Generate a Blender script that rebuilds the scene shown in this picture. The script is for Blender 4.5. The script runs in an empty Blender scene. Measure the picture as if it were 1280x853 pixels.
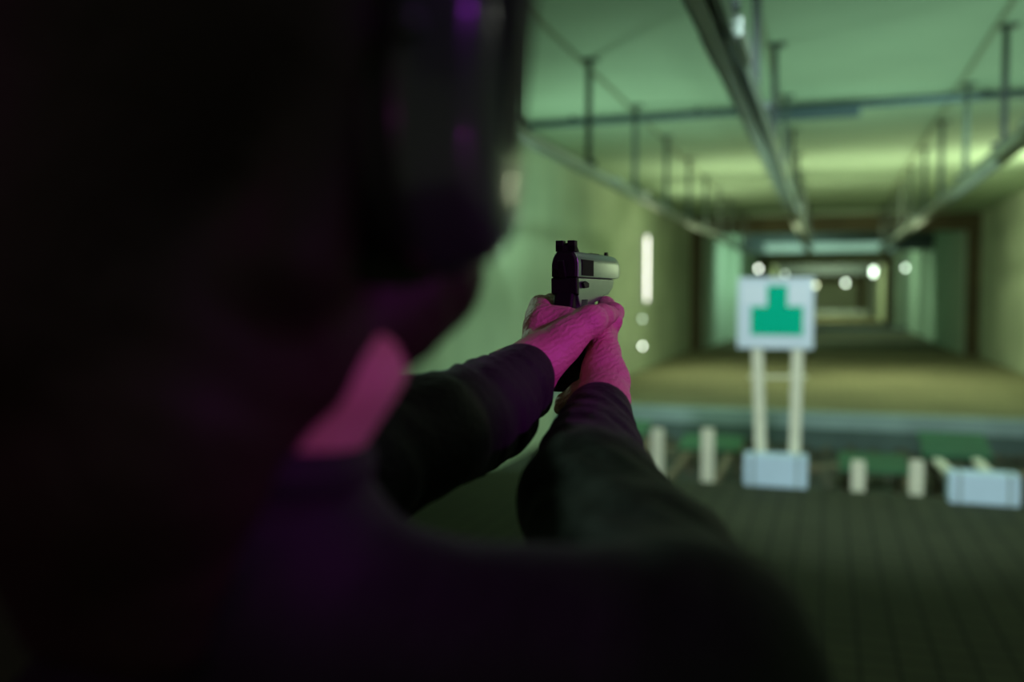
import bpy, bmesh, math, random
import numpy as np
from mathutils import Vector, Matrix, Euler
random.seed(7); np.random.seed(7)
C = bpy.context.scene.collection
SC = bpy.context.scene
R = math.radians

# ------------------------------------------------------------------ camera
CAM = Vector((0, 0, 1.5)); LENS = 33.0; FPX = LENS/36*1280
YAW, PITCH = R(18.5), R(2.85)
cd = bpy.data.cameras.new('camera'); cam = bpy.data.objects.new('camera', cd); C.objects.link(cam)
cam.location = CAM; cam.rotation_euler = (R(90)-PITCH, 0, YAW)
cd.lens = LENS; cd.sensor_width = 36; cd.clip_start = .02; cd.clip_end = 400
cd.dof.use_dof = True; cd.dof.focus_distance = 1.02; cd.dof.aperture_fstop = 2.2
SC.camera = cam
CR = Euler((R(90)-PITCH, 0, YAW)).to_matrix()
# ------------------------------------------------------------------ world, exposure
w = bpy.data.worlds.new('world'); SC.world = w; w.use_nodes = True
w.node_tree.nodes['Background'].inputs[0].default_value = (.70, .95, .55, 1)
w.node_tree.nodes['Background'].inputs[1].default_value = .115
SC.view_settings.view_transform = 'Standard'; SC.view_settings.look = 'None'
SC.view_settings.exposure = 0; SC.view_settings.gamma = 1; SC.view_settings.use_curve_mapping = False

def lamp(kind, name, loc, energy, color, target=None, size=.5, size_y=None, spot=None, blend=.6):
    l = bpy.data.lights.new(name, kind); o = bpy.data.objects.new(name, l); C.objects.link(o)
    o.location = loc; l.energy = energy; l.color = color
    if kind == 'AREA':
        l.size = size
        if size_y: l.shape = 'RECTANGLE'; l.size_y = size_y
    elif kind in ('SPOT', 'POINT'): l.shadow_soft_size = size
    if spot: l.spot_size = R(spot); l.spot_blend = blend
    if target is not None:
        o.rotation_euler = (Vector(target)-Vector(loc)).to_track_quat('-Z', 'Y').to_euler()
    return o

YG = (.88, 1, .60); TG = (.62, 1, .74); GR = (.70, 1, .66); CW = (.76, .96, 1)
# range lighting (the wall tubes, then unseen fills added to brighten the rooms)
lamp('AREA', 'lamp_left_far', (-3.3, 18.4, 2.1), 48, YG, (0, 18.4, 1.8), .1, 1.2)
lamp('AREA', 'lamp_right_near', (3.35, 15.0, 2.6), 62, YG, (0, 14.6, 3.0), .15, 1.2)
lamp('AREA', 'lamp_left_near', (-3.3, 9.6, 1.5), 42, TG, (0, 10.5, 2.4), .1, 1.2)
lamp('AREA', 'fill_ceiling_mid', (0, 15.2, 2.3), 50, YG, (0, 15.4, 5), 5.5, 1.6)  # added upward fill for the bright band on the ceiling
lamp('AREA', 'fill_back_floor', (0, 17, 3.3), 135, YG, (0, 19, 0), 5.0, 3)  # unseen fill added for the back floor
lamp('AREA', 'fill_ceiling_front', (0.6, 9.0, 2.3), 33, TG, (0, 9.2, 5), 4.8, 4)  # added upward fill for the front ceiling
lamp('SPOT', 'fill_left_wall', (1.6, 10.0, 3.2), 330, TG, (-3.45, 11.0, .9), .3, spot=88, blend=1)  # unseen spot added to brighten the left wall
lamp('SPOT', 'fill_right_wall', (-1.6, 17.5, 3.2), 500, YG, (3.55, 18.5, .9), .3, spot=88, blend=1)  # second added spot, for the right wall
lamp('AREA', 'fill_pit', (0, 8.6, 3.3), 45, TG, (0, 9.4, 0), 5, 1)  # fill added over the pit
lamp('SPOT', 'fill_target', (.4, 2.6, 3.35), 1050, CW, (.25, 7.9, .85), .2, spot=58, blend=.9)  # unseen front spot added to brighten the target
lamp('AREA', 'fill_hands_left', (-2.6, 3.0, 2.6), 10, TG, (-.3, 1.0, 1.5), .5, .5)  # greenish fill added for the hands and the gun
lamp('AREA', 'fill_deep_room', (0, 33, 3.2), 200, GR, (0, 40, 0.5), 4, 4)  # from here to the last room: unseen fills added for the far rooms
lamp('AREA', 'fill_deep_left', (-1.0, 29.5, 2.6), 80, TG, (-3.0, 32, 1.5), 1, 1)
lamp('AREA', 'fill_deep_right', (.5, 39, 2.6), 90, GR, (3.2, 43, 1.6), 1, 1)
lamp('AREA', 'fill_deep_face', (0, 24.0, 3.0), 9, YG, (0, 34, 2.6), 4, .3)
lamp('AREA', 'fill_deeper_room', (0, 54, 3.2), 420, YG, (0, 62, .5), 3, 3)
lamp('AREA', 'fill_middle_room', (0, 66, 3.2), 300, YG, (0, 76, .5), 3, 3)
lamp('AREA', 'fill_last_room', (0, 84, 3.2), 400, YG, (0, 99, 1), 3, 3)
# magenta light behind the shooter's right side, with added fills
lamp('SPOT', 'lamp_magenta', (2.0, -.15, 2.15), 118, (.80, .02, .97), (-.23, .95, 1.44), .05, spot=11, blend=.35)
lamp('SPOT', 'fill_magenta_neck', (1.7, -.25, 1.75), 36, (.84, .02, 1), (-.19, .37, 1.43), .04, spot=6, blend=.5)  # extra beam added for the magenta on the neck
lamp('SPOT', 'fill_magenta_left', (-.62, -.75, 1.75), 5, (1, .04, .85), (-.36, .33, 1.44), .15, spot=24, blend=.9)  # added for a magenta glow on the hair's left rim
lamp('AREA', 'fill_near_floor', (1.8, 3.2, 3.3), 16, (.95, 1, .85), (1.6, 4.2, 0), 1.2)  # dim fill added to lift the near floor
lamp('SPOT', 'lamp_violet', (1.1, .22, 2.75), 80, (.55, .06, 1), (-.12, .33, 1.66), .20, spot=6, blend=.5)

# ------------------------------------------------------------------ helpers
def P(px, py, d):
    "point seen at a pixel of the 1280x853 frame, d metres deep"
    return CAM + CR @ Vector(((px-640)/FPX*d, -(py-426.5)/FPX*d, -d))
def RY(px, py, Y):
    "point seen at a pixel, on the cross plane of the room at Y"
    v = CR @ Vector(((px-640)/FPX, -(py-426.5)/FPX, -1)); return CAM + v*(Y/v.y)

def mat(name, col, rough=.6, metal=0, var=0, vscale=4, bump=0, bscale=40, spec=.5, emit=None, estr=0, coat=0, col2=None, trans=0):
    m = bpy.data.materials.new(name); m.use_nodes = True
    nt = m.node_tree; b = nt.nodes['Principled BSDF']
    b.inputs['Base Color'].default_value = (*col, 1); b.inputs['Roughness'].default_value = rough
    b.inputs['Metallic'].default_value = metal; b.inputs['Specular IOR Level'].default_value = spec
    b.inputs['Coat Weight'].default_value = coat
    tc = nt.nodes.new('ShaderNodeTexCoord')
    if var:
        n = nt.nodes.new('ShaderNodeTexNoise'); n.inputs['Scale'].default_value = vscale; n.inputs['Detail'].default_value = 5
        nt.links.new(tc.outputs['Object'], n.inputs['Vector'])
        r = nt.nodes.new('ShaderNodeValToRGB'); r.color_ramp.elements[0].position = .3; r.color_ramp.elements[1].position = .72
        c2 = col2 or tuple(c*(1-var) for c in col)
        r.color_ramp.elements[0].color = (*c2, 1); r.color_ramp.elements[1].color = (*col, 1)
        nt.links.new(n.outputs['Fac'], r.inputs['Fac']); nt.links.new(r.outputs['Color'], b.inputs['Base Color'])
    if bump:
        n = nt.nodes.new('ShaderNodeTexNoise'); n.inputs['Scale'].default_value = bscale; n.inputs['Detail'].default_value = 4
        nt.links.new(tc.outputs['Object'], n.inputs['Vector'])
        u = nt.nodes.new('ShaderNodeBump'); u.inputs['Strength'].default_value = bump; u.inputs['Distance'].default_value = .01
        nt.links.new(n.outputs['Fac'], u.inputs['Height']); nt.links.new(u.outputs['Normal'], b.inputs['Normal'])
    if emit:
        b.inputs['Emission Color'].default_value = (*emit, 1); b.inputs['Emission Strength'].default_value = estr
    return m

def brick_mat(name, c1, c2, mortar, w_, h_, ms, rough=.8, bump=.3, offset=0, axis='xy'):
    m = bpy.data.materials.new(name); m.use_nodes = True; nt = m.node_tree; b = nt.nodes['Principled BSDF']
    tc = nt.nodes.new('ShaderNodeTexCoord'); br = nt.nodes.new('ShaderNodeTexBrick')
    mp = nt.nodes.new('ShaderNodeMapping')
    if axis == 'yz': mp.inputs['Rotation'].default_value = (R(90), 0, R(90))
    nt.links.new(tc.outputs['Object'], mp.inputs['Vector'])
    if axis == 'yz':
        sx = nt.nodes.new('ShaderNodeSeparateXYZ'); cx = nt.nodes.new('ShaderNodeCombineXYZ')
        nt.links.new(tc.outputs['Object'], sx.inputs[0]); nt.links.new(sx.outputs[1], cx.inputs[0]); nt.links.new(sx.outputs[2], cx.inputs[1])
        nt.links.new(cx.outputs[0], br.inputs['Vector'])
    else: nt.links.new(mp.outputs['Vector'], br.inputs['Vector'])
    br.offset = offset; br.inputs['Scale'].default_value = 1
    br.inputs['Color1'].default_value = (*c1, 1); br.inputs['Color2'].default_value = (*c2, 1); br.inputs['Mortar'].default_value = (*mortar, 1)
    br.inputs['Brick Width'].default_value = w_; br.inputs['Row Height'].default_value = h_; br.inputs['Mortar Size'].default_value = ms
    n = nt.nodes.new('ShaderNodeTexNoise'); n.inputs['Scale'].default_value = .9; n.inputs['Detail'].default_value = 6
    nt.links.new(tc.outputs['Object'], n.inputs['Vector'])
    mx = nt.nodes.new('ShaderNodeMixRGB'); mx.blend_type = 'MULTIPLY'; mx.inputs[0].default_value = .55
    nt.links.new(br.outputs['Color'], mx.inputs[1]); nt.links.new(n.outputs['Fac'], mx.inputs[2])
    nt.links.new(mx.outputs[0], b.inputs['Base Color']); b.inputs['Roughness'].default_value = rough; b.inputs['Specular IOR Level'].default_value = .15
    u = nt.nodes.new('ShaderNodeBump'); u.inputs['Strength'].default_value = bump; u.inputs['Distance'].default_value = .01
    nt.links.new(br.outputs['Fac'], u.inputs['Height']); u.invert = True; nt.links.new(u.outputs['Normal'], b.inputs['Normal'])
    return m

def link_mesh(name, me, m, parent=None, loc=None):
    o = bpy.data.objects.new(name, me); C.objects.link(o)
    if m: me.materials.append(m)
    if loc is not None: o.location = loc
    if parent: o.parent = parent
    return o
def obj(name, bm, m, parent=None, loc=None, smooth=False, bevel=0, seg=2):
    me = bpy.data.meshes.new(name)
    bmesh.ops.recalc_face_normals(bm, faces=bm.faces)
    for f in bm.faces: f.smooth = smooth or bevel > 0
    bm.to_mesh(me); bm.free()
    o = link_mesh(name, me, m, parent, loc)
    if bevel:
        b = o.modifiers.new('bevel', 'BEVEL'); b.width = bevel; b.segments = seg; b.limit_method = 'ANGLE'; b.angle_limit = R(35)
        b.harden_normals = True
    return o
def tag(o, label=None, cat=None, group=None, kind=None):
    if label: o['label'] = label
    if cat: o['category'] = cat
    if group: o['group'] = group
    if kind: o['kind'] = kind
    return o
def empty(name, loc, rz=0):
    o = bpy.data.objects.new(name, None); C.objects.link(o); o.location = loc; o.rotation_euler = (0, 0, rz); o.empty_display_size = .1
    return o
def box(bm, c, s, rot=None):
    M = Matrix.Translation(c) @ (rot.to_4x4() if rot else Matrix.Identity(4)) @ Matrix.Diagonal((*s, 1))
    bmesh.ops.create_cube(bm, size=1, matrix=M); return bm
def bar(bm, a, b, wx, wy, up=(0, 0, 1)):
    a = Vector(a); b = Vector(b); z = (b-a).normalized(); u = Vector(up)
    if abs(z.dot(u)) > .98: u = Vector((0, 1, 0))
    x = u.cross(z).normalized(); y = z.cross(x)
    Mr = Matrix((x, y, z)).transposed()
    return box(bm, (a+b)/2, (wx, wy, (b-a).length), Mr)
def tube(bm, a, b, r1, r2=None, n=16):
    a = Vector(a); b = Vector(b); r2 = r1 if r2 is None else r2
    q = (b-a).to_track_quat('Z', 'Y').to_matrix().to_4x4()
    bmesh.ops.create_cone(bm, cap_ends=True, segments=n, radius1=r1, radius2=r2, depth=(b-a).length, matrix=Matrix.Translation((a+b)/2) @ q)
    return bm
def prism(bm, pts, x0, x1):
    "polygon in (y, z) extruded along x"
    v0 = [bm.verts.new((x0, y, z)) for y, z in pts]; v1 = [bm.verts.new((x1, y, z)) for y, z in pts]
    bm.faces.new(v0); bm.faces.new(v1[::-1]); n = len(pts)
    for i in range(n): bm.faces.new((v0[i], v0[(i+1) % n], v1[(i+1) % n], v1[i]))
    return bm
def loft(bm, rings, closed=True):
    vs = [[bm.verts.new(p) for p in r] for r in rings]; n = len(rings[0])
    for a, b in zip(vs, vs[1:]):
        for i in range(n): bm.faces.new((a[i], a[(i+1) % n], b[(i+1) % n], b[i]))
    bm.faces.new(vs[0][::-1]); bm.faces.new(vs[-1]); return bm
B = bmesh.new

# ------------------------------------------------------------------ distance-field modelling (for the body, hair and clothes)
class Field:
    def __init__(s, lo, hi, h):
        s.lo = np.array(lo, float); s.h = h
        s.n = np.ceil((np.array(hi)-s.lo)/h).astype(int)+1
        s.F = np.full(s.n, .08, np.float32)
    def _sub(s, lo, hi):
        a = np.clip(np.floor((np.array(lo)-s.lo)/s.h).astype(int), 0, s.n-1); b = np.clip(np.ceil((np.array(hi)-s.lo)/s.h).astype(int)+1, 1, s.n)
        if (b <= a).any(): return None
        g = [s.lo[i]+s.h*np.arange(a[i], b[i], dtype=np.float32) for i in range(3)]
        return (slice(a[0], b[0]), slice(a[1], b[1]), slice(a[2], b[2])), np.meshgrid(*g, indexing='ij', sparse=True)
    def _mix(s, sl, d, k, cut=False):
        A = s.F[sl]
        if cut:
            h = np.maximum(k-np.abs(A+d), 0)/k; s.F[sl] = np.maximum(A, -d)+h*h*k/4
        else:
            h = np.maximum(k-np.abs(A-d), 0)/k; s.F[sl] = np.minimum(A, d)-h*h*k/4
    def cap(s, a, b, r1, r2=None, k=.008, fold=None, cut=False):
        a = np.array(a); b = np.array(b); r2 = r1 if r2 is None else r2; m = max(r1, r2)+k+.012
        q = s._sub(np.minimum(a, b)-m, np.maximum(a, b)+m)
        if q is None: return s
        sl, (X, Y, Z) = q; u = b-a; L = max(u@u, 1e-12)
        t = np.clip(((X-a[0])*u[0]+(Y-a[1])*u[1]+(Z-a[2])*u[2])/L, 0, 1)
        d = np.sqrt((X-a[0]-t*u[0])**2+(Y-a[1]-t*u[1])**2+(Z-a[2]-t*u[2])**2)-(r1+(r2-r1)*t)
        if fold:
            amp, nf, ph = fold
            d = d+amp*np.sin(6.283*nf*t+ph+40*(Z-a[2])+9*np.sin(25*(X-a[0])+ph))*(.6+.4*np.sin(11*t+ph))
        s._mix(sl, d.astype(np.float32), k, cut); return s
    def ell(s, c, r, rot=None, k=.012, cut=False):
        c = np.array(c); r = np.array(r, float); m = r.max()+k+.012
        q = s._sub(c-m, c+m)
        if q is None: return s
        sl, (X, Y, Z) = q; X = X-c[0]; Y = Y-c[1]; Z = Z-c[2]
        M = np.array(rot.transposed()) if rot else np.eye(3)
        x, y, z = [M[i, 0]*X+M[i, 1]*Y+M[i, 2]*Z for i in range(3)]
        k0 = np.sqrt((x/r[0])**2+(y/r[1])**2+(z/r[2])**2); k1 = np.sqrt((x/r[0]**2)**2+(y/r[1]**2)**2+(z/r[2]**2)**2)+1e-9
        s._mix(sl, (k0*(k0-1)/k1).astype(np.float32), k, cut); return s
    def chain(s, pts, rs, k=.006, **kw):
        for i in range(len(pts)-1): s.cap(pts[i], pts[i+1], rs[i], rs[i+1], k, **kw)
        return s
    def mesh(s):
        F = s.F; I = F < 0; nx, ny, nz = F.shape
        cnt = np.zeros((nx-1, ny-1, nz-1), np.int8)
        for i in (0, 1):
            for j in (0, 1):
                for k in (0, 1): cnt += I[i:nx-1+i, j:ny-1+j, k:nz-1+k]
        act = (cnt > 0) & (cnt < 8); idx = np.full(act.shape, -1, np.int64); ca = np.argwhere(act); idx[act] = np.arange(len(ca))
        V = np.zeros((len(ca), 3)); W = np.zeros(len(ca)); cor = {}
        for i in (0, 1):
            for j in (0, 1):
                for k in (0, 1): cor[(i, j, k)] = F[ca[:, 0]+i, ca[:, 1]+j, ca[:, 2]+k]
        for p in cor:
            for ax in range(3):
                if p[ax] == 0:
                    q = list(p); q[ax] = 1; q = tuple(q); f0, f1 = cor[p], cor[q]; m = (f0 < 0) != (f1 < 0)
                    t = np.where(m, f0/np.where(m, f0-f1, 1), 0); pos = np.zeros((len(ca), 3)); pos[:] = p; pos[:, ax] += t
                    V += pos*m[:, None]; W += m
        V = (ca+V/W[:, None])*s.h+s.lo
        quads = []
        for ax in range(3):
            a1, a2 = (ax+1) % 3, (ax+2) % 3
            s0 = [slice(None)]*3; s1 = [slice(None)]*3; s0[ax] = slice(0, -1); s1[ax] = slice(1, None)
            A0 = I[tuple(s0)]; A1 = I[tuple(s1)]; e = np.argwhere(A0 != A1)
            ok = (e[:, a1] > 0) & (e[:, a2] > 0) & (e[:, a1] < F.shape[a1]-1) & (e[:, a2] < F.shape[a2]-1); e = e[ok]
            def g(d1, d2):
                c = e.copy(); c[:, a1] -= d1; c[:, a2] -= d2; return idx[c[:, 0], c[:, 1], c[:, 2]]
            Q = np.stack([g(1, 1), g(0, 1), g(0, 0), g(1, 0)], 1)
            fl = ~A0[tuple(e.T)]; Q[fl] = Q[fl][:, ::-1]; quads.append(Q)
        return V, np.concatenate(quads)
def field_obj(name, fields, m, parent=None, origin=(0, 0, 0)):
    Vs, Qs, n = [], [], 0
    for f in fields:
        V, Q = f.mesh(); Vs.append(V); Qs.append(Q+n); n += len(V)
    V = np.concatenate(Vs)-np.array(origin); Q = np.concatenate(Qs)
    me = bpy.data.meshes.new(name); me.vertices.add(len(V)); me.vertices.foreach_set('co', V.astype(np.float32).ravel())
    me.loops.add(len(Q)*4); me.loops.foreach_set('vertex_index', Q.astype(np.int32).ravel())
    me.polygons.add(len(Q)); me.polygons.foreach_set('loop_start', np.arange(0, len(Q)*4, 4, dtype=np.int32))
    me.update(calc_edges=True); me.validate(); me.polygons.foreach_set('use_smooth', np.ones(len(me.polygons), bool))
    o = link_mesh(name, me, m, parent)
    return o

# ------------------------------------------------------------------ materials
M = dict(
    wall=brick_mat('painted_wall', (.55, .65, .47), (.53, .63, .46), (.50, .60, .43), .6, .3, .006, .85, .05, .5, 'yz'),
    wall_teal=mat('pale_green_wall', (.40, .52, .40), .85, var=.2, vscale=1),
    ceil=mat('painted_ceiling', (.46, .60, .44), .9, var=.18, vscale=.6, bump=.1),
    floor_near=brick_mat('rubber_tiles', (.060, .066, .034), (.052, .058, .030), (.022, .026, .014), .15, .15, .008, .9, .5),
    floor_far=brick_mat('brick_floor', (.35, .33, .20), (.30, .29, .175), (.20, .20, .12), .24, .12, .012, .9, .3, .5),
    floor_dark=mat('dark_floor', (.10, .09, .05), .9, var=.4, vscale=.8),
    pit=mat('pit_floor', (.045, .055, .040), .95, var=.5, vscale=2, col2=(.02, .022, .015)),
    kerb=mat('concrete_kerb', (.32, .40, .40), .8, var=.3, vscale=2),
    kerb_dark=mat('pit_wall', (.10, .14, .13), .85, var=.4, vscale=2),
    wood=mat('brown_timber', (.085, .070, .030), .8, var=.4, vscale=3),
    wood_pale=mat('pale_lath', (.72, .70, .50), .7, var=.15, vscale=8),
    plank=mat('old_plank', (.20, .15, .09), .8, var=.4, vscale=6),
    steel=mat('zinc_rail', (.36, .42, .37), .38, .75, var=.25, vscale=3),
    steel_dark=mat('dark_steel', (.055, .075, .065), .5, .4),
    pipe=mat('blue_grey_pipe', (.06, .095, .12), .5, .2),
    bluesteel=mat('blue_baffle', (.07, .10, .11), .5, .3, var=.2, vscale=1),
    paper=mat('target_paper', (.62, .70, .74), .8, var=.05),
    paper_light=mat('target_corner', (.68, .74, .76), .8),
    green=mat('target_green', (.0, .42, .24), .9, spec=.1),
    green_board=mat('green_board', (.025, .105, .045), .7, var=.3, vscale=4),
    block=mat('blue_foam_block', (.52, .66, .74), .8, var=.1, vscale=6),
    rubble=mat('rubble', (.10, .095, .06), .95, var=.6, vscale=5),
    booth=mat('booth_panel', (.05, .018, .022), .7, var=.4, vscale=5),
    tube=mat('lit_tube', (.9, .9, .85), .5, emit=(1, .98, .88), estr=4.2),
    bulb=mat('lit_bulb', (.9, .9, .85), .5, emit=(.9, 1, .85), estr=11),
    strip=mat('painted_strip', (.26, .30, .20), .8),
    skin=None, sweater=None,
    slide=mat('satin_steel', (.33, .42, .37), .30, .9, var=.08, vscale=60),
    gun_dark=mat('blued_shaded_steel', (.007, .007, .007), .55, 0, spec=.15),  # also blackens the pistol's shaded rear faces
    gun_black=mat('black_polymer', (.010, .010, .011), .55, bump=.1, bscale=300),
    cup=mat('gloss_black_shell', (.030, .028, .034), .30, coat=.3),
    cushion=mat('black_cushion', (.012, .012, .012), .6),
    trousers=mat('dark_trousers', (.012, .012, .016), .9, bump=.3, bscale=200),
    shoe=mat('black_shoe', (.012, .012, .012), .5),
    eye=mat('eye_white', (.7, .7, .68), .3),
)
# skin with creases
m = mat('skin', (.62, .40, .29), .55, var=.12, vscale=30, col2=(.55, .30, .22)); nt = m.node_tree; b = nt.nodes['Principled BSDF']
tc = nt.nodes.new('ShaderNodeTexCoord'); mp = nt.nodes.new('ShaderNodeMapping'); mp.inputs['Rotation'].default_value = (0, .5, .2)
wv = nt.nodes.new('ShaderNodeTexWave'); wv.bands_direction = 'Z'; wv.inputs['Scale'].default_value = 55; wv.inputs['Distortion'].default_value = 7; wv.inputs['Detail'].default_value = 3; wv.inputs['Detail Scale'].default_value = 2
nz = nt.nodes.new('ShaderNodeTexNoise'); nz.inputs['Scale'].default_value = 220; nz.inputs['Detail'].default_value = 4
ms = nt.nodes.new('ShaderNodeTexNoise'); ms.inputs['Scale'].default_value = 28
for n_ in (mp,): nt.links.new(tc.outputs['Object'], n_.inputs['Vector'])
nt.links.new(mp.outputs[0], wv.inputs['Vector']); nt.links.new(tc.outputs['Object'], nz.inputs['Vector']); nt.links.new(tc.outputs['Object'], ms.inputs['Vector'])
ml = nt.nodes.new('ShaderNodeMath'); ml.operation = 'MULTIPLY'; nt.links.new(wv.outputs['Fac'], ml.inputs[0]); nt.links.new(ms.outputs['Fac'], ml.inputs[1])
ad = nt.nodes.new('ShaderNodeMath'); ad.operation = 'ADD'; nt.links.new(ml.outputs[0], ad.inputs[0]); nt.links.new(nz.outputs['Fac'], ad.inputs[1])
bu = nt.nodes.new('ShaderNodeBump'); bu.inputs['Strength'].default_value = .42; bu.inputs['Distance'].default_value = .0022
nt.links.new(ad.outputs[0], bu.inputs['Height']); nt.links.new(bu.outputs[0], b.inputs['Normal']); M['skin'] = m
M['sweater'] = mat('black_jersey', (.0060, .0066, .0072), .75, bump=.25, bscale=130, spec=.35)
M['sweater'].node_tree.nodes['Principled BSDF'].inputs['Sheen Weight'].default_value = .03
# hair strands
m = mat('dark_brown_hair', (.022, .016, .009), .5, spec=.25); nt = m.node_tree; b = nt.nodes['Principled BSDF']
tc = nt.nodes.new('ShaderNodeTexCoord'); mp = nt.nodes.new('ShaderNodeMapping'); mp.inputs['Scale'].default_value = (260, 260, 9)
nz = nt.nodes.new('ShaderNodeTexNoise'); nz.inputs['Scale'].default_value = 1; nt.links.new(tc.outputs['Object'], mp.inputs['Vector']); nt.links.new(mp.outputs[0], nz.inputs['Vector'])
bu = nt.nodes.new('ShaderNodeBump'); bu.inputs['Strength'].default_value = .7; bu.inputs['Distance'].default_value = .003
nt.links.new(nz.outputs['Fac'], bu.inputs['Height']); nt.links.new(bu.outputs[0], b.inputs['Normal']); M['hair'] = m

# ------------------------------------------------------------------ the range: floor, walls, ceiling
XL, XR, H = -3.45, 3.55, 3.5
PN, PF, PD, FR = 7.55, 12.25, -.42, 25.5           # pit near edge, far edge, depth, first timber frame
def slab(name, lo, hi, m, bevel=0):
    lo = Vector(lo); hi = Vector(hi); o = obj(name, box(B(), (0, 0, 0), (hi-lo)), m, loc=(lo+hi)/2, bevel=bevel)
    return tag(o, kind='structure')
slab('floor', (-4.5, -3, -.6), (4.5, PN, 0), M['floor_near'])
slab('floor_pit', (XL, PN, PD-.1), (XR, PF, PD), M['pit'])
slab('floor_back', (XL, PF+.3, -.6), (XR, FR+3, 0), M['floor_far'])
slab('trim_1', (XL, PF, PD), (XR, PF+.3, .02), M['kerb'], .02)
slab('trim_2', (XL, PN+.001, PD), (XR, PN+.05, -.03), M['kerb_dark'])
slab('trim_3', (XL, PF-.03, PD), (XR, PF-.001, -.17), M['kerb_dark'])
slab('wall_left', (XL-.2, 2.5, -.6), (XL, FR+.4, H), M['wall'])
slab('wall_right', (XR, 2.5, -.6), (XR+.2, FR+.4, H), M['wall'])
slab('ceiling', (-4.5, -3, H), (4.5, FR+.4, H+.2), M['ceil'])
# pale panel and green skirting at the pit's left end
slab('trim_4', (XL, 6.6, .10), (XL+.04, PF+.3, .75), M['kerb'])
slab('baseboard_left', (XL, 6.6, 0), (XL+.06, PN, .10), M['green_board'])
# timber portal frames dividing the far rooms
def portal(n, Y, x0, x1, w_, top, bh, m):
    bm = B(); box(bm, ((x0-.0+x0+w_)/2, 0, top/2), (w_, .3, top)); box(bm, ((x1-w_+x1)/2, 0, top/2), (w_, .3, top)); box(bm, ((x0+x1)/2, 0, top-bh/2), (x1-x0-2*w_-.004, .3, bh))
    return tag(obj('trim_%d' % n, bm, m, loc=(0, Y, 0)), kind='structure')
portal(5, FR, XL+.002, XR-.002, .28, H-.002, .42, M['wood'])
# second room
slab('floor_second_room', (-4, FR+3, -.6), (4, 52, -.02), M['floor_dark'])
slab('wall_left_second_room', (XL+.1, FR+.4, -.6), (XL+.30, 52, H), M['wall_teal'])
slab('wall_right_second_room', (XR-.30, FR+.4, -.6), (XR-.1, 52, H), M['wall_teal'])
slab('ceiling_second_room', (-4, FR+.4, H), (4, 52, H+.2), M['ceil'])
slab('trim_6', (XL+.3, 33.0, 2.92), (XR-.3, 33.2, H), M['bluesteel'])
slab('trim_7', (XL+.3, 43.0, -.02), (XR-.3, 43.4, .10), M['bluesteel'])
slab('trim_8', (XL+.3, 31.5, 0), (XL+.75, 32.2, H), M['wall_teal'])
slab('trim_14', (2.965, 46.3, 0), (XR-.3, 46.6, H), M['wall'])
portal(9, 47, XL+.32, 2.95, .38, 3.3, .40, M['wood'])
# third and fourth rooms
slab('floor_third_room', (-4, 52, -.6), (4, 100, .05), M['floor_far'])
slab('wall_left_third_room', (-3.0, 47.5, -.6), (-2.8, 100, H), M['wall'])
slab('wall_right_third_room', (2.9, 47.5, -.6), (3.1, 100, H), M['wall'])
slab('ceiling_third_room', (-4, 52, H), (4, 100, H+.2), M['ceil'])
portal(10, 62, -2.78, 2.88, .35, 3.1, .5, M['steel_dark'])
slab('trim_12', (-2.8, 58, 2.7), (2.9, 58.2, 3.2), M['bluesteel'])
portal(11, 78, -2.78, 2.88, .6, 2.9, .5, M['wood'])
slab('trim_13', (-2.6, 70, .05), (2.7, 70.5, .35), M['kerb'])
slab('wall_back', (-2.78, 99.6, .06), (2.88, 99.8, H-.01), M['wall'])

# ------------------------------------------------------------------ target rails with their hanger rods
def rail(X, z, wd, ht, label, plate):
    t = empty('target_rail', (X, 0, z)); tag(t, label, 'rail', 'target rails hung under the ceiling')
    y0, y1 = -1.5, FR-.4
    bm = B(); th = .012
    box(bm, (0, (y0+y1)/2, -th/2), (wd, y1-y0, th)); box(bm, (-wd/2+th/2, (y0+y1)/2, -ht/2), (th, y1-y0, ht)); box(bm, (wd/2-th/2, (y0+y1)/2, -ht/2), (th, y1-y0, ht))
    box(bm, (-wd*.19, (y0+y1)/2, -ht+th/2), (wd*.6, y1-y0, th)); box(bm, (wd/2-.012, (y0+y1)/2, -ht+th/2), (.02, y1-y0, th))
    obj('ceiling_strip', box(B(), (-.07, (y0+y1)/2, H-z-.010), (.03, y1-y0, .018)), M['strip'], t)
    obj('channel', bm, M['steel'], t)
    proto = None
    for k in range(-3, 9):
        y = 7.9+2.05*k
        if proto is None:
            bm = B(); box(bm, (0, 0, (H-z)/2+.02), (.045, .045, H-z-.04)); box(bm, (0, 0, H-z-.008), (.16, .12, .014)); box(bm, (0, 0, .02), (wd+.04, .06, .04))
            o = proto = obj('hanger_rod', bm, M['steel_dark'], t)
        else:
            o = proto.copy(); C.objects.link(o); o.parent = t
        o.location = (0, y, 0)
    for y in plate:
        bm = B(); box(bm, (0, 0, -.03), (wd+.05, .5, ht*.9)); obj('splice_plate', bm, M['steel'], t, loc=(0, y, 0), bevel=.01)
    return t
rail(-1.95, 2.60, .09, .07, 'zinc target rail hanging along the left wall on dark rods', [9.0, 17])
rail(-.42, 2.60, .125, .10, 'wide zinc target rail in the middle, running above the green target', [4.15, 12.5])
rail(1.24, 2.60, .12, .09, 'zinc target rail hanging on the right side of the range', [6.6, 14.5])
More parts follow.
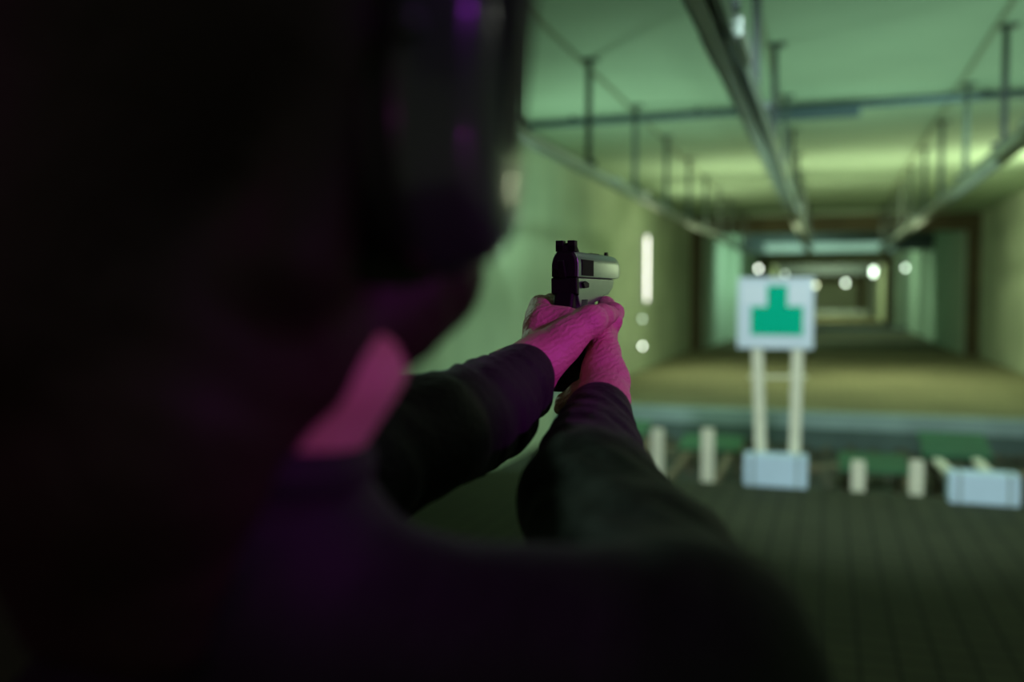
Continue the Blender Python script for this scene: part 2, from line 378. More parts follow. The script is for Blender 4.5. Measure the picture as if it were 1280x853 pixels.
# cross conduit
t = empty('conduit', (0, 10.5, H)); tag(t, 'blue-grey pipe crossing the whole ceiling with a thick sleeve', 'pipe')
a = RY(655, 159.5, 10.5)-Vector((0, 10.5, H)); b_ = RY(1300, 111, 10.5)-Vector((0, 10.5, H))
a = Vector((XL+.005, -.1, -.062)); b_ = Vector((XR-.005, -.28, -.062))
obj('pipe', tube(B(), a, b_, .042, n=20), M['pipe'], t, smooth=True)
u = (b_-a); s0 = a+u*((-.60-a.x)/u.x); s1 = a+u*((.30-a.x)/u.x)
obj('sleeve', tube(B(), s0+Vector((0, 0, -.045)), s1+Vector((0, 0, -.045)), .085, n=20), M['pipe'], t, bevel=.01)
for f_ in (.1, .3, .7, .9):
    p = a+u*f_; obj('pipe_clip', box(B(), (p.x, p.y, p.z/2), (.04, .10, abs(p.z)-.004)), M['steel_dark'], t)

# ------------------------------------------------------------------ lights one can see
def wall_tube(px, py0, py1, Xw, label):
    # vertical fluorescent tube on a side wall
    v = CR @ Vector(((px-640)/FPX, 0, -1)); Y = Xw/v.x*v.y
    z0 = RY(px, py1, Y).z; z1 = RY(px, py0, Y).z
    s = 1 if Xw < 0 else -1
    t = empty('tube_light', (Xw, Y, z0)); tag(t, label, 'light')
    L = z1-z0
    obj('tube', tube(B(), (s*.06, 0, .03), (s*.06, 0, L-.03), .019), M['tube'], t, smooth=True)
    obj('housing', box(B(), (s*.016, 0, L/2), (.03, .07, L)), M['steel_dark'], t, bevel=.004)
    for z in (.015, L-.015): obj('end_cap', box(B(), (s*.055, 0, z), (.05, .045, .03)), M['kerb'], t, bevel=.004)
wall_tube(804.5, 294, 378, XL, 'lit vertical fluorescent tube on the left wall')
def bulb(px, py, Y, st, label, r=.05, wall=None, h=0):
    p = RY(px, py, Y)
    if wall is not None:
        v = CR @ Vector(((px-640)/FPX, -(py-426.5)/FPX, -1)); p = CAM+v*(wall/v.x)
    t = empty('wall_lamp', p); tag(t, label, 'lamp')
    mm = M['bulb'] if st == 1 else mat('lit_bulb_soft', (.9, .9, .85), .5, emit=(.8, 1, .8), estr=11*st)
    bm = B(); bmesh.ops.create_uvsphere(bm, u_segments=16, v_segments=10, radius=r)
    if h:
        for v in bm.verts: v.co.z += h/2 if v.co.z > 0 else -h/2
    obj('bulb', bm, mm, t, smooth=True)
    s = 1 if p.x < 0 else -1
    obj('bracket', tube(B(), (-s*(.05+r), 0, 0), (-s*r*.6, 0, 0), .03+r*.3), M['steel_dark'], t, smooth=True)
bulb(803, 433, 0, 1, 'small bright lamp low on left wall, under the tube', .028, XL+.1)
bulb(803, 399, 0, .35, 'small dim lamp on left wall directly below the tube', .028, XL+.1)
bulb(808, 243, 0, .10, 'very faint small lamp high on left wall above the tube', .028, XL+.1)
bulb(948, 336, 36, 1, 'round lamp above the left corner of the green target', .06)
bulb(981, 343, 46.5, .3, 'faint round lamp above the middle of the green target', .07)
bulb(1057, 354, 60, .8, 'round lamp deep in the range, just right of the target', .10)
bulb(1092, 340, 46.0, .75, 'brightest elongated lamp between the two other far right lamps', .075, h=.22)
bulb(1132, 335, 0, .9, 'round lamp on the right wall, rightmost of the far lamps', .06, XR-.36)
bulb(1019, 357, 66, .12, 'faintest lamp at the upper right corner of the target board', .10)

# ------------------------------------------------------------------ the green target on its stand
TX, TY = -.41, 7.72
t = empty('shooting_target', (TX, TY, .20)); tag(t, 'pale target board with green T-shaped silhouette on two lath legs', 'target')
def TL(px, py, dy=0): p = RY(px, py, TY+dy); return p-Vector((TX, TY, .20))
c0 = TL(922, 435); c1 = TL(1018, 347); cx = (c0.x+c1.x)/2; wx = c1.x-c0.x
bd = obj('board', box(B(), (cx, -.03, (c0.z+c1.z)/2), (wx, .02, c1.z-c0.z)), M['paper'], t, bevel=.004)
def px_poly(pts, name, m, y, parent, th=.003):
    bm = B(); q = [TL(*p) for p in pts]
    v0 = [bm.verts.new((p.x, y, p.z)) for p in q]; v1 = [bm.verts.new((p.x, y+th, p.z)) for p in q]
    bm.faces.new(v0); bm.faces.new(v1[::-1]); n = len(q)
    for i in range(n): bm.faces.new((v0[i], v0[(i+1) % n], v1[(i+1) % n], v1[i]))
    return obj(name, bm, m, parent)
px_poly([(939, 383), (959, 383), (959, 357), (984.5, 357), (984.5, 383), (1004, 383), (1004, 419.5), (939, 418.5)], 'silhouette', M['green'], -.0445, bd)
px_poly([(928, 355), (957, 355), (957, 381), (928, 381)], 'corner_patch', M['paper_light'], -.0435, bd)
px_poly([(986.5, 355), (1012, 355), (1012, 381), (986.5, 381)], 'corner_patch', M['paper_light'], -.0435, bd)
for (xa, xb) in ((944, 951), (999.5, 993)):
    a = TL(xa, 352); b_ = TL(xb, 572); a.y = b_.y = -.005
    b_.z = 0.0
    obj('leg', bar(B(), a, b_, .085, .02, up=(0, 1, 0)), M['wood_pale'], t, bevel=.003)
a = TL(936, 471.5); b_ = TL(1009, 471.5); a.y = b_.y = .014
obj('crossbar', bar(B(), a, b_, .018, .06, up=(0, 1, 0)), M['wood_pale'], t, bevel=.003)
def block(px0, px1, pyt, label, Y=7.42, zb=0):
    a = RY(px0, 590, Y); b_ = RY(px1, 590, Y); zt = RY((px0+px1)/2, pyt, Y).z
    tk = .2
    o = tag(obj('foam_block', box(B(), (0, 0, zt/2), (b_.x-a.x, tk, zt)), M['block'], loc=((a.x+b_.x)/2, Y+tk/2, 0), bevel=.012), label, 'block', 'pale blue foam blocks at the pit edge')
    for sx in (-.5, .5): obj('strap', box(B(), (sx*(b_.x-a.x)*.7, 0, zt/2), (.025, tk+.006, zt+.006)), M['kerb'], o)
    return o
block(929.5, 1009, 570.5, 'pale blue block at the foot of the green target', 7.50)
block(1187, 1277, 594, 'pale blue block at the pit edge, far right', 7.33)

# low target carriers standing in the pit
def carrier(posts, topy, board, bY, label, lean=None, bh=.03):
    base = RY(sum(posts)/len(posts), 560, 7.8); t = empty('target_carrier', (base.x, 7.8, PD)); tag(t, label, 'stand', 'low green topped stands in the pit')
    O = Vector((base.x, 7.8, PD))
    (x0, y0, x1, y1) = board
    z_t = RY((x0+x1)/2, y0, bY).z; z_b = RY((x0+x1)/2, y1, bY-.5).z
    A = RY(x0, y0, bY); Bq = RY(x1, y0, bY)
    bm = B(); tilt = Matrix.Rotation(R(8), 3, 'X')
    box(bm, Vector(((A.x+Bq.x)/2, bY-.25, (z_t+z_b)/2))-O, (Bq.x-A.x, .55, bh), tilt)
    obj('green_top', bm, M['green_board'], t, bevel=.006)
    for px in posts:
        q = RY(px, topy, 7.8)
        obj('post', box(B(), Vector((q.x, 7.8, (q.z+PD)/2))-O, (.10, .04, q.z-PD)), M['wood_pale'], t, bevel=.004)
    # rear legs and side rails holding the top
    for s in (0, 1):
        X = (A.x+.06, Bq.x-.06)[s]
        if lean:
            obj('slanted_leg', bar(B(), Vector((X, bY-.4, z_b-.02))-O, Vector((X+lean, bY-.9, PD+.02))-O, .05, .05), M['plank'], t, bevel=.003)
        else:
            obj('rear_leg', bar(B(), Vector((X, bY-.15, z_t-.03))-O, Vector((X, bY-.05, PD))-O, .05, .05), M['plank'], t, bevel=.003)
    zz = z_b-.05; xa = RY(posts[0], 560, 7.8).x; xb = RY(posts[-1], 560, 7.8).x
    obj('side_rail', bar(B(), Vector((xa, 7.83, zz-.05))-O, Vector((xa, bY-.2, zz-.02))-O, .04, .06), M['plank'], t)
    obj('side_rail', bar(B(), Vector((xb, 7.83, zz-.05))-O, Vector((xb, bY-.2, zz-.02))-O, .04, .06), M['plank'], t)
    obj('cross_rail', bar(B(), Vector((xa, 7.86, zz-.09))-O, Vector((xb, 7.86, zz-.09))-O, .03, .07), M['plank'], t)
carrier((822, 885), 536, (856, 549, 930, 560), 10.2, 'low stand with two tall pale posts, left of the target')
carrier((1073, 1146), 576, (1048, 573, 1132, 586), 9.3, 'low stand with two short pale posts, right of the target')
carrier((738, 776), 640, (768, 528, 816, 545), 9.6, 'green topped stand partly hidden behind the right sleeve')
# stand behind the right block
t = empty('target_carrier', (1.35, 8.3, PD)); tag(t, 'green topped stand with slanted legs behind the far right block', 'stand', 'low green topped stands in the pit')
O = Vector((1.35, 8.3, PD)); A = RY(1150, 550, 8.5); Bq = RY(1236, 556, 8.5); zt = A.z
obj('green_top', box(B(), Vector(((A.x+Bq.x)/2, 8.5, zt-.04))-O, (Bq.x-A.x, .5, .05), Matrix.Rotation(R(14), 3, 'X')), M['green_board'], t, bevel=.01)
for (xa, xb) in ((1163, 1197), (1213, 1243)):
    obj('slanted_leg', bar(B(), RY(xa, 568, 8.4)-O, RY(xb, 600, 7.9)-O, .07, .04), M['wood_pale'], t, bevel=.004)
    q = RY(xb, 600, 7.9)
    obj('foot', bar(B(), RY(xa, 568, 8.55)-O, Vector((q.x, 8.9, PD))-O, .06, .04), M['plank'], t, bevel=.004)
# planks and rubble on the pit floor
for i, (xa, ya, xb, yb, lab) in enumerate([(-1.9, 11.3, -.9, 11.6, 'old brown plank on pit floor, left of the target'), (-.2, 10.6, .6, 11.0, 'old brown plank on pit floor behind the target legs'), (.3, 9.0, 1.0, 9.15, 'old brown plank on pit floor between the pale posts'), (1.7, 10.4, 2.4, 11.5, 'old brown plank on pit floor near the right end')]):
    z = PD+.03
    tag(obj('wooden_plank', bar(B(), (-(xb-xa)/2, -(yb-ya)/2, 0), ((xb-xa)/2, (yb-ya)/2, 0), .16, .05), M['plank'], loc=((xa+xb)/2, (ya+yb)/2, z), bevel=.004), lab, 'plank', 'planks lying in the pit')
KEEP = [(-1.4, 11.45, .65, .35), (.2, 10.8, .55, .4), (.65, 9.1, .5, .3), (2.05, 10.95, .5, .75), (-1.1, 9.5, .75, 1.0), (.5, 9, .8, .6), (-2.4, 9.5, 1.0, .8), (1.5, 8.8, .6, .6)]
bm = B()
for i in range(700):
    x = random.uniform(XL+.2, XR-.2); y = random.uniform(9.2, PF-.2); s = random.uniform(.03, .12)
    if any(abs(x-q[0]) < q[2] and abs(y-q[1]) < q[3] for q in KEEP): continue
    bmesh.ops.create_icosphere(bm, subdivisions=1, radius=s, matrix=Matrix.Translation((x, y, PD+s*.3)) @ Euler((random.random()*3, random.random()*3, 0)).to_matrix().to_4x4() @ Matrix.Diagonal((1, random.uniform(.6, 1.3), random.uniform(.4, .8), 1)))
tag(obj('rubble', bm, M['rubble']), 'loose dark rubble covering the floor of the pit', 'rubble', kind='stuff')

# shooting booth side panel at the shooter's left
t = empty('booth_partition', (-.78, -.2, 0)); tag(t, 'dark booth side panel at the left, catching a dim magenta glow', 'partition')
obj('panel', box(B(), (0, 0, 1.1), (.05, 1.9, 2.14)), M['booth'], t, bevel=.01)
obj('edge_strip', box(B(), (0, .965, 1.1), (.065, .03, 2.14)), M['steel_dark'], t, bevel=.005)
obj('foot_rail', box(B(), (0, 0, .02), (.16, 1.9, .04)), M['steel_dark'], t, bevel=.005)

# ------------------------------------------------------------------ pistol
GO = P(706, 346.5, 1.0)
GY = YAW-R(21.5)
t = gun = empty('pistol', GO, GY); tag(t, 'two-tone pistol with silver slide, held in both hands', 'pistol')
def sect(y, w=.0143, top=.0275, zb=0, dz=0):
    return [(-w, y, zb), (-w, y, top*.50), (-w*.92, y, top*.70), (-w*.78, y, top*.88), (-w*.60, y, top), (w*.60, y, top), (w*.80, y, top*.90), (w*.94, y, top*.74), (w, y, top*.55), (w, y, zb)]
sl = obj('slide', loft(B(), [sect(.002, .0140, .027), sect(.004), sect(.150), sect(.168, .0138, .0268, .0012), sect(.176, .0128, .0255, .004), sect(.180, .0105, .0225, .008)]), M['slide'], t, bevel=.0008)
obj('slide_rear_shade', loft(B(), [sect(-.004, .0130, .025), sect(-.001, .0143, .0270), sect(.0015, .0144, .0277)]), M['gun_dark'], sl, bevel=.001)  # silver slide's rear end, black for the shade painted onto it
bm = B(); box(bm, (-.0066, .0055, .0330), (.0082, .010, .0120)); box(bm, (.0066, .0055, .0330), (.0082, .010, .0120)); box(bm, (0, .0055, .0305), (.0214, .010, .0070))
prism(bm, [(.010, .027), (.010, .0370), (.024, .0275)], -.009, .009)
obj('rear_sight', bm, M['gun_dark'], sl, bevel=.0006)
obj('front_sight', prism(B(), [(.155, .026), (.158, .0325), (.163, .0330), (.166, .026)], -.0016, .0016), M['gun_dark'], sl)
for s in (-1, 1):
    bm = B(); box(bm, (s*.0143, .036, .0105), (.0010, .044, .0175))
    for k in range(13): box(bm, (s*.0147, .0165+k*.0032, .0105), (.0011, .0014, .0165))
    obj('serrations', bm, M['gun_dark'], sl)
bm = B(); box(bm, (.0035, .085, .0275), (.0100, .034, .0012)); obj('ejection_port', bm, M['gun_dark'], sl)
bm = B(); tube(bm, (0, .16, .0165), (0, .1825, .0165), .0068, n=24); obj('barrel', bm, M['slide'], t, bevel=.0005)
tube(bm2 := B(), (0, .1815, .0165), (0, .1829, .0165), .0046, n=20); obj('bore', bm2, M['gun_dark'], t)
# frame: dust cover + receiver side
fr = obj('frame', prism(B(), [(.006, -.0005), (.150, -.0005), (.146, -.010), (.128, -.0185), (.100, -.0215), (.096, -.026), (.070, -.027), (.064, -.050), (.050, -.050), (.012, -.030), (.004, -.018)], -.0132, .0132), M['slide'], t, bevel=.0015)
obj('frame_rear', prism(B(), [(-.004, -.0008), (.0062, -.0008), (.0062, -.020), (-.003, -.018)], -.0144, .0144), M['gun_dark'], fr, bevel=.0015)  # back of the frame blackened for its shade as well
obj('tang', prism(B(), [(-.003, -.015), (.0062, -.015), (.012, -.045), (-.004, -.042), (-.010, -.032)], -.0112, .0112), M['gun_dark'], fr, bevel=.004, seg=4)
obj('slide_seam', box(B(), (0, .07, -.0003), (.0268, .14, .0009)), M['gun_dark'], fr)
# trigger guard
pts = [(.064, -.030), (.070, -.047), (.084, -.053), (.098, -.050), (.104, -.040), (.103, -.024)]
bm = B()
for a, b_ in zip(pts, pts[1:]): bar(bm, (0, a[0], a[1]), (0, b_[0], b_[1]), .010, .0045, up=(1, 0, 0))
obj('trigger_guard', bm, M['slide'], t, bevel=.001)
obj('trigger', prism(B(), [(.078, -.022), (.084, -.022), (.082, -.034), (.086, -.045), (.082, -.046), (.077, -.034)], -.0035, .0035), M['gun_dark'], t, bevel=.0008)
obj('hammer', prism(B(), [(-.003, .004), (-.008, .010), (-.013, .018), (-.016, .016), (-.012, .006), (-.006, -.002)], -.0035, .0035), M['gun_dark'], t, bevel=.0008)
for s in (-1, 1):
    obj('safety_lever', prism(B(), [(.014, -.006), (.024, -.004), (.036, -.006), (.036, -.011), (.020, -.012)], s*.0132, s*.0165), M['gun_dark'], t, bevel=.0008)
obj('slide_stop', prism(B(), [(.052, -.004), (.074, -.004), (.074, -.008), (.056, -.011)], -.0160, -.0132), M['gun_dark'], t, bevel=.0006)
# grip, raked back
def gring(y, z, l, w_): return [(w_*math.cos(a)*(1 if abs(math.cos(a)) < .7 else 1), y+l*math.sin(a), z) for a in np.linspace(0, 2*math.pi, 20, endpoint=False)]
obj('grip', loft(B(), [gring(.030, -.024, .025, .0150), gring(.026, -.045, .024, .0158), gring(.020, -.065, .0235, .0165), gring(.014, -.090, .024, .0165), gring(.008, -.112, .0255, .0168)]), M['gun_black'], t, smooth=True)
obj('magazine_base', loft(B(), [gring(.008, -.1125, .0265, .0160), gring(.006, -.121, .0270, .0165)]), M['gun_dark'], t, bevel=.001)

# ------------------------------------------------------------------ the shooter
BASE = Vector((-.14, .22, 0))
BASE = Vector((P(400, 700, .50).x, P(400, 700, .50).y, 0))
HC = P(278, 138, .395)                                   # head centre (ear height)
face = (P(706, 330, 1.0)-HC); face.z = 0; hy = math.atan2(-face.x, face.y)
HM = Matrix.Rotation(hy, 3, 'Z') @ Matrix.Rotation(R(-6), 3, 'X') @ Matrix.Rotation(R(5), 3, 'Y')
def Hd(x, y, z): return HC+HM @ Vector((x, y, z))        # head frame: x right, y forward, z up
# left hand (holds the grip)
def hand_field():
    pts = [P(600, 340, 1.0), P(830, 560, 1.0), P(640, 560, .80), P(640, 560, 1.2), P(820, 340, 1.2)]
    return [min(p.x for p in pts)-.02, min(p.y for p in pts), min(p.z for p in pts)], [max(p.x for p in pts)+.02, max(p.y for p in pts), max(p.z for p in pts)]
lo, hi = hand_field()
HL = Field(lo, hi, .0017)
LW = P(662, 456, .945)
HL.chain([P(590, 505, .84), P(640, 472, .915), LW], [.036, .028, .0240], k=.01)           # forearm to wrist
HL.cap(LW, P(698, 432, .958), .0235, .0200, k=.012)                                         # heel of the hand
HL.cap(P(680, 450, .945), P(716, 418, .955), .0225, .0165, k=.012)                          # thenar
HL.chain([P(704, 424, .953), P(734, 403, .963), P(752, 395.5, .985), P(762, 393.5, 1.005)], [.0180, .0145, .0118, .0100], k=.008)  # thumb
HL.cap(P(738, 403, .963), P(741, 400, .965), .0150, .0150, k=.006)                          # thumb knuckle
HL.cap(P(672, 470, .945), P(682, 481, .948), .013, .0085, k=.010)                          # outer wrist tendon
HL.cap(P(672, 440, .965), P(676, 396, 1.015), .020, .0145, k=.012)                          # back of the hand
HL.cap(P(676, 405, .99), P(683, 385, 1.02), .016, .0120, k=.010)
HL.cap(P(681, 398, .985), P(708, 397, .975), .0150, .0115, k=.010)                           # web behind the tang
HL.ell(P(675, 381, 1.03), (.0115, .0115, .0105), k=.008)                                   # index knuckle
HL.ell(P(668, 396, 1.03), (.0105, .0115, .0105), k=.008)
HL.chain([P(676, 383, 1.03), P(689, 378, 1.075), P(712, 374, 1.105), P(722, 372, 1.10)], [.0110, .0095, .0085, .0078], k=.004)   # index along the frame
def wrap_l(z0, d0, r):
    a = P(670, z0, 1.02+d0)
    return HL.chain([P(672, z0+8, .985), a, P(690, z0+2, 1.075+d0), P(716, z0+6, 1.085+d0), P(727, z0+8, 1.06+d0)], [.013, r+.0015, r, r-.0008, r-.0015], k=.004)
wrap_l(400, 0, .0098); wrap_l(421, -.006, .0095); wrap_l(441, -.014, .0085)
# right hand (supports from the right side)
HR = Field(lo, hi, .0017)
RW = P(754, 500, .935)
HR.chain([P(742, 590, .79), P(746, 540, .87), RW], [.036, .029, .0245], k=.01)
HR.ell(P(772, 478, .955), (.0100, .0130, .0150), k=.010)                                    # wrist bone
HR.cap(RW, P(753, 462, .965), .0240, .0180, k=.014)
HR.cap(P(765, 476, .955), P(757, 446, .975), .0150, .0130, k=.012)
HR.cap(P(752, 456, .965), P(752, 425, .985), .0165, .0120, k=.012)                          # thumb base
HR.cap(P(750, 474, .962), P(733, 496, .975), .0180, .0135, k=.012)                          # heel under the grip
HR.chain([P(750, 428, .985), P(754, 408, 1.02), P(756, 392, 1.06), P(757, 380, 1.09)], [.0130, .0112, .0105, .0092], k=.006)   # thumb forward
HR.cap(P(757, 440, .985), P(756, 412, 1.05), .0140, .0125, k=.012)
def wrap_r(y, d0, r, tip=.9):
    return HR.chain([P(752, y+4, 1.02+d0), P(752, y-2, 1.075+d0), P(728, y-3, 1.125+d0), P(698, y, 1.12+d0), P(684, y+2, 1.09+d0)], [.0125, r+.001, r, r-.0005, r-.0018], k=.004)
wrap_r(398, .0, .0092); wrap_r(418, -.004, .0096); wrap_r(438, -.010, .0092); wrap_r(457, -.018, .0080)
HR.chain([P(768, 402, 1.02), P(768, 391, 1.05), P(762, 386, 1.09)], [.009, .0095, .0085], k=.008)   # bent index knuckle past the guard
HR.chain([P(724, 492, .975), P(706, 503, .99), P(700, 511, 1.0)], [.013, .0088, .0068], k=.006)       # little finger end
# head and neck
HF = Field(HC-Vector((.20, .20, .34)), HC+Vector((.20, .20, .18)), .0035)
HF.ell(Hd(0, -.015, .055), (.073, .092, .080), HM, .02)
HF.ell(Hd(0, .030, .0), (.060, .066, .090), HM, .02)
HF.ell(Hd(0, .060, -.062), (.034, .030, .030), HM, .03)                    # chin
for s in (-1, 1):
    HF.cap(Hd(s*.046, .000, -.040), Hd(s*.016, .066, -.070), .015, .013, .025)  # jaw
    HF.ell(Hd(s*.042, .068, -.004), (.020, .016, .016), HM, .02)             # cheekbone
    HF.ell(Hd(s*.031, .094, .020), (.016, .012, .010), HM, .010, True)       # eye socket
    HF.ell(Hd(s*.030, .083, .019), (.012, .012, .011), HM, .003)             # eyeball lids
    HF.cap(Hd(s*.012, .094, .035), Hd(s*.045, .080, .037), .006, .005, .010) # brow
    HF.ell(Hd(s*.010, .105, -.022), (.008, .010, .007), HM, .006)            # nostril wing
    HF.cap(Hd(s*.072, .004, .016), Hd(s*.071, .010, -.014), .009, .006, .006)  # ear
HF.chain([Hd(0, .093, .028), Hd(0, .108, -.003), Hd(0, .117, -.018)], [.007, .008, .010], .008)
HF.cap(Hd(-.016, .092, -.043), Hd(.016, .092, -.043), .0055, .0055, .006); HF.cap(Hd(-.013, .091, -.053), Hd(.013, .091, -.053), .006, .006, .006)
NB = P(300, 700, .44)
HF.cap(Hd(.002, -.022, -.03), NB, .046, .036, .03)
HF.cap(P(376, 425, .405), P(325, 530, .415), .048, .044, .02)
# forearm and torso core under the clothes
RS, RE = P(856, 848, .43), P(738, 628, .715); LS, LE = P(150, 640, .60), P(530, 546, .74)
WAIST = Vector((BASE.x, BASE.y-.02, 1.0)); CH = (RS+LS)/2*.5+NB*.5+Vector((0, 0, -.16))
BF = Field((min(LS.x, RS.x)-.1, min(RS.y, NB.y)-.18, .90), (max(LS.x, RS.x)+.2, 1.1, 1.5), .008)
BF.cap(CH+Vector((0, 0, -.05)), WAIST, .09, .09, .05); BF.chain([NB, P(560, 815, .42), RS, RE, P(746, 540, .87)], [.030, .022, .035, .033, .024], .01); BF.chain([NB, LS, LE, P(640, 478, .91)], [.030, .035, .030, .022], .01)
person = field_obj('person', [HL, HR, HF, BF], M['skin'], None, BASE); person.location = BASE
tag(person, 'person in a black sweatshirt seen from behind, aiming a pistol', 'person')
# sweatshirt
lo = (min(LS.x, RS.x)-.12, -.28, .86); hi = (max(RS.x, .1)+.2, P(690, 450, 1.0).y+.03, 1.56)
SW = Field(lo, hi, .0042)
T1 = P(330, 700, .44); 
SW.cap(CH+Vector((-.06, 0, .02)), WAIST+Vector((0, 0, -.05)), .125, .15, .08)
SW.cap(CH+Vector((.07, .0, .02)), WAIST+Vector((0, 0, -.05)), .115, .15, .08)
SW.chain([P(308, 640, .43), P(400, 772, .43), P(560, 805, .42)], [.056, .046, .038], .03)                 # right trapezius
SW.cap(P(560, 805, .42), P(700, 828, .42), .038, .044, .03)
SW.cap(P(700, 828, .42), RS, .044, .058, .03)
SW.cap(NB, LS, .055, .062, .03)
SW.chain([RS, P(800, 735, .57), RE], [.060, .0585, .0535], k=.02, fold=(.0022, 3, 1.0))
SW.chain([RE, P(740, 572, .82), P(746, 528, .895)], [.0535, .043, .0340], k=.012, fold=(.0022, 2.4, 0))
SW.chain([P(746, 535, .885), P(748, 520, .905)], [.0350, .0330], k=.004)       # cuff
SW.chain([LS, P(400, 590, .68), LE], [.064, .062, .0470], k=.02, fold=(.0022, 3, 2))
SW.chain([LE, P(612, 506, .86), P(650, 475, .905)], [.0470, .0420, .0335], k=.012, fold=(.0026, 2.6, .6))
SW.chain([P(636, 484, .885), P(652, 470, .910)], [.0345, .0315], k=.004)
SW.cap(P(575, 553, .79), P(625, 536, .85), .026, .022, .03, fold=(.003, 3, 0))   # cloth sagging under the forearm
SW.cap(P(640, 506, .90), P(668, 504, .92), .024, .0145, .02)
# collar opening
SW.cap(P(385, 385, .405), P(345, 470, .41), .0505, .0505, .006, cut=True)
SW.cap(LW-(P(664, 460, .945)-P(640, 482, .895)).normalized()*.000, P(700, 432, .985), .0265, .03, .003, cut=True)
SW.cap(RW+Vector((0, .012, .004)), P(752, 455, .99), .0275, .03, .003, cut=True)
sw = field_obj('sweatshirt', [SW], M['sweater'], person, BASE)
# ribbed collar
bm = B(); ring = []
q0 = P(308, 566, .415); axis = Vector((.10, .06, 1)).normalized(); ex = axis.cross(Vector((0, 1, 0))).normalized(); ey = axis.cross(ex)
n = 40
for i in range(n):
    a = 2*math.pi*i/n; cc = q0+(ex*math.cos(a)+ey*math.sin(a))*.0525
    rr = (ex*math.cos(a)+ey*math.sin(a))
    ring.append([bm.verts.new(cc+rr*.0045*math.cos(b2)+axis*.010*math.sin(b2)-BASE) for b2 in np.linspace(0, 2*math.pi, 10, endpoint=False)])
for i in range(n):
    for j in range(10): bm.faces.new((ring[i][j], ring[(i+1) % n][j], ring[(i+1) % n][(j+1) % 10], ring[i][(j+1) % 10]))
obj('collar', bm, M['sweater'], person, smooth=True)
# trousers and shoes (below the frame, down to the floor)
TF = Field((BASE.x-.32, BASE.y-.35, 0), (BASE.x+.32, BASE.y+.35, 1.1), .010)
TF.ell((BASE.x, BASE.y-.02, .93), (.135, .10, .12), None, .04)
for s in (-1, 1):
    TF.chain([Vector((BASE.x+s*.085, BASE.y-.01, .92)), Vector((BASE.x+s*.13, BASE.y+.04*(-s)+.03, .50)), Vector((BASE.x+s*.16, BASE.y-.06*s-.02, .07))], [.078, .066, .058], .03)
field_obj('trousers', [TF], M['trousers'], person, BASE)
for s in (-1, 1):
    SF = Field((BASE.x+s*.16-.09, BASE.y-.06*s-.16, -.01), (BASE.x+s*.16+.09, BASE.y-.06*s+.26, .14), .005)
    c0 = Vector((BASE.x+s*.16, BASE.y-.06*s-.03, .04)); SF.cap(c0, c0+Vector((s*.02, .17, -.004)), .040, .034, .02); SF.cap(c0+Vector((0, 0, .03)), c0, .042, .04, .02)
    SF.F = np.maximum(SF.F, (-(SF.lo[2]+SF.h*np.arange(SF.n[2]))+.001)[None, None, :].astype(np.float32))
    field_obj('shoe', [SF], M['shoe'], person, BASE)
# hair: cap over the skull, swept under the muff and down the back
HA = Field(HC-Vector((.26, .26, .50)), HC+Vector((.24, .20, .20)), .0045)
HA.ell(Hd(0, -.024, .062), (.084, .098, .088), HM, .03)
HA.cap(Hd(0, -.055, .03), Hd(-.035, -.055, -.08), .072, .058, .04)
HA.cap(Hd(.064, -.034, .010), Hd(.056, -.030, -.060), .026, .026, .015)
HA.cap(Hd(.060, -.006, .035), Hd(.058, -.004, -.03), .026, .026, .015)
HA.chain([Hd(.052, .006, .00), P(515, 337, .425), P(458, 388, .410), P(368, 434, .385), P(265, 470, .37)], [.036, .028, .027, .028, .034], .02, fold=(.0015, 2, 0))
HA.chain([Hd(-.055, .012, .00), Hd(-.060, .00, -.05), Hd(-.050, -.03, -.10)], [.032, .034, .040], .02)
HA.chain([P(235, 400, .37), P(195, 560, .365), P(190, 760, .385)], [.045, .038, .030], .03, fold=(.002, 2, 1))
HA.chain([P(170, 400, .38), P(115, 580, .38), P(95, 740, .40)], [.055, .042, .028], .03, fold=(.002, 2, 3))
HA.ell(Hd(0, .075, .01), (.062, .045, .062), HM, .01, True)                # open at the face
field_obj('hair', [HA], M['hair'], person, BASE)
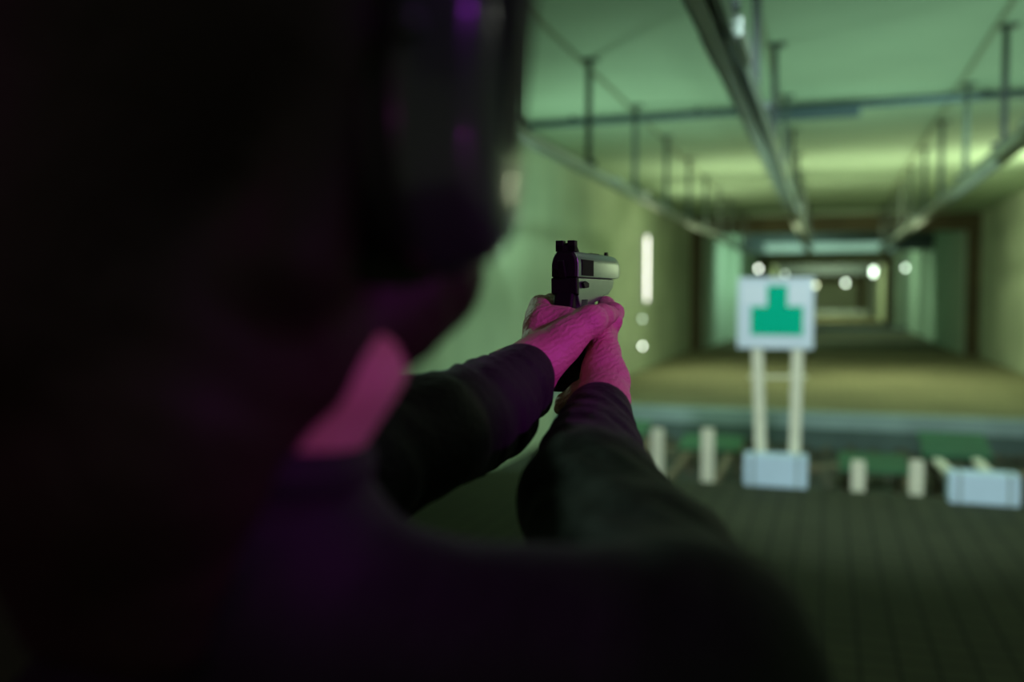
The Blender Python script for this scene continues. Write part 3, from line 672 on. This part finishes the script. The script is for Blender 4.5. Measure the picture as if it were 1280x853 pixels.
# eyes
for s in (-1, 1):
    bm = B(); bmesh.ops.create_uvsphere(bm, u_segments=16, v_segments=10, radius=.0115, matrix=Matrix.Translation(Hd(s*.030, .0875, .019)-BASE)); e = obj('eye', bm, M['eye'], person, smooth=True)

# ear muffs (worn over the ears)
EM = empty('ear_muffs', Hd(0, 0, 0)); EM.rotation_euler = HM.to_euler(); tag(EM, 'glossy black ear muffs worn on the head, cups over both ears', 'ear muffs')
def cupring(x, ry, rz, cz=0, cy=0, n=36, p=2.5):
    o = []
    for i in range(n):
        a = 2*math.pi*i/n; c, s_ = math.cos(a), math.sin(a)
        z_ = rz*math.copysign(abs(s_)**(2/p), s_)
        o.append((x-math.copysign(.10, x)*z_, cy+ry*math.copysign(abs(c)**(2/p), c), cz+z_))
    return o
for s in (-1, 1):
    cz = .004
    obj('cushion', loft(B(), [cupring(s*.078, .036, .052, cz), cupring(s*.081, .042, .059, cz), cupring(s*.088, .043, .060, cz), cupring(s*.092, .040, .056, cz)]), M['cushion'], EM, smooth=True)
    cs = obj('cup', loft(B(), [cupring(s*.091, .042, .062, cz), cupring(s*.094, .0445, .0655, cz), cupring(s*.102, .045, .066, cz), cupring(s*.106, .041, .062, cz), cupring(s*.117, .038, .058, cz), cupring(s*.124, .031, .050, cz), cupring(s*.127, .018, .034, cz)]), M['cup'], EM, smooth=True)
    bm = B(); box(bm, (s*.1275, 0, cz+.02), (.004, .02, .07)); obj('yoke', bm, M['cushion'], cs, bevel=.0015)
    bm = B(); bmesh.ops.create_uvsphere(bm, u_segments=14, v_segments=10, radius=.006, matrix=Matrix.Translation((s*.100, -.044, cz+.016))); obj('pivot_button', bm, M['cup'], cs, smooth=True)
bm = B(); rings = []
for i in range(33):
    a = math.pi*i/32; x, z = .124*math.cos(a), .03+.128*math.sin(a)
    nx, nz_ = math.cos(a), math.sin(a)
    rings.append([(x+nx*.003, -.014, z+nz_*.003), (x+nx*.003, .014, z+nz_*.003), (x-nx*.004, .014, z-nz_*.004), (x-nx*.004, -.014, z-nz_*.004)])
loft(bm, rings); obj('headband', bm, M['cup'], EM, bevel=.001)
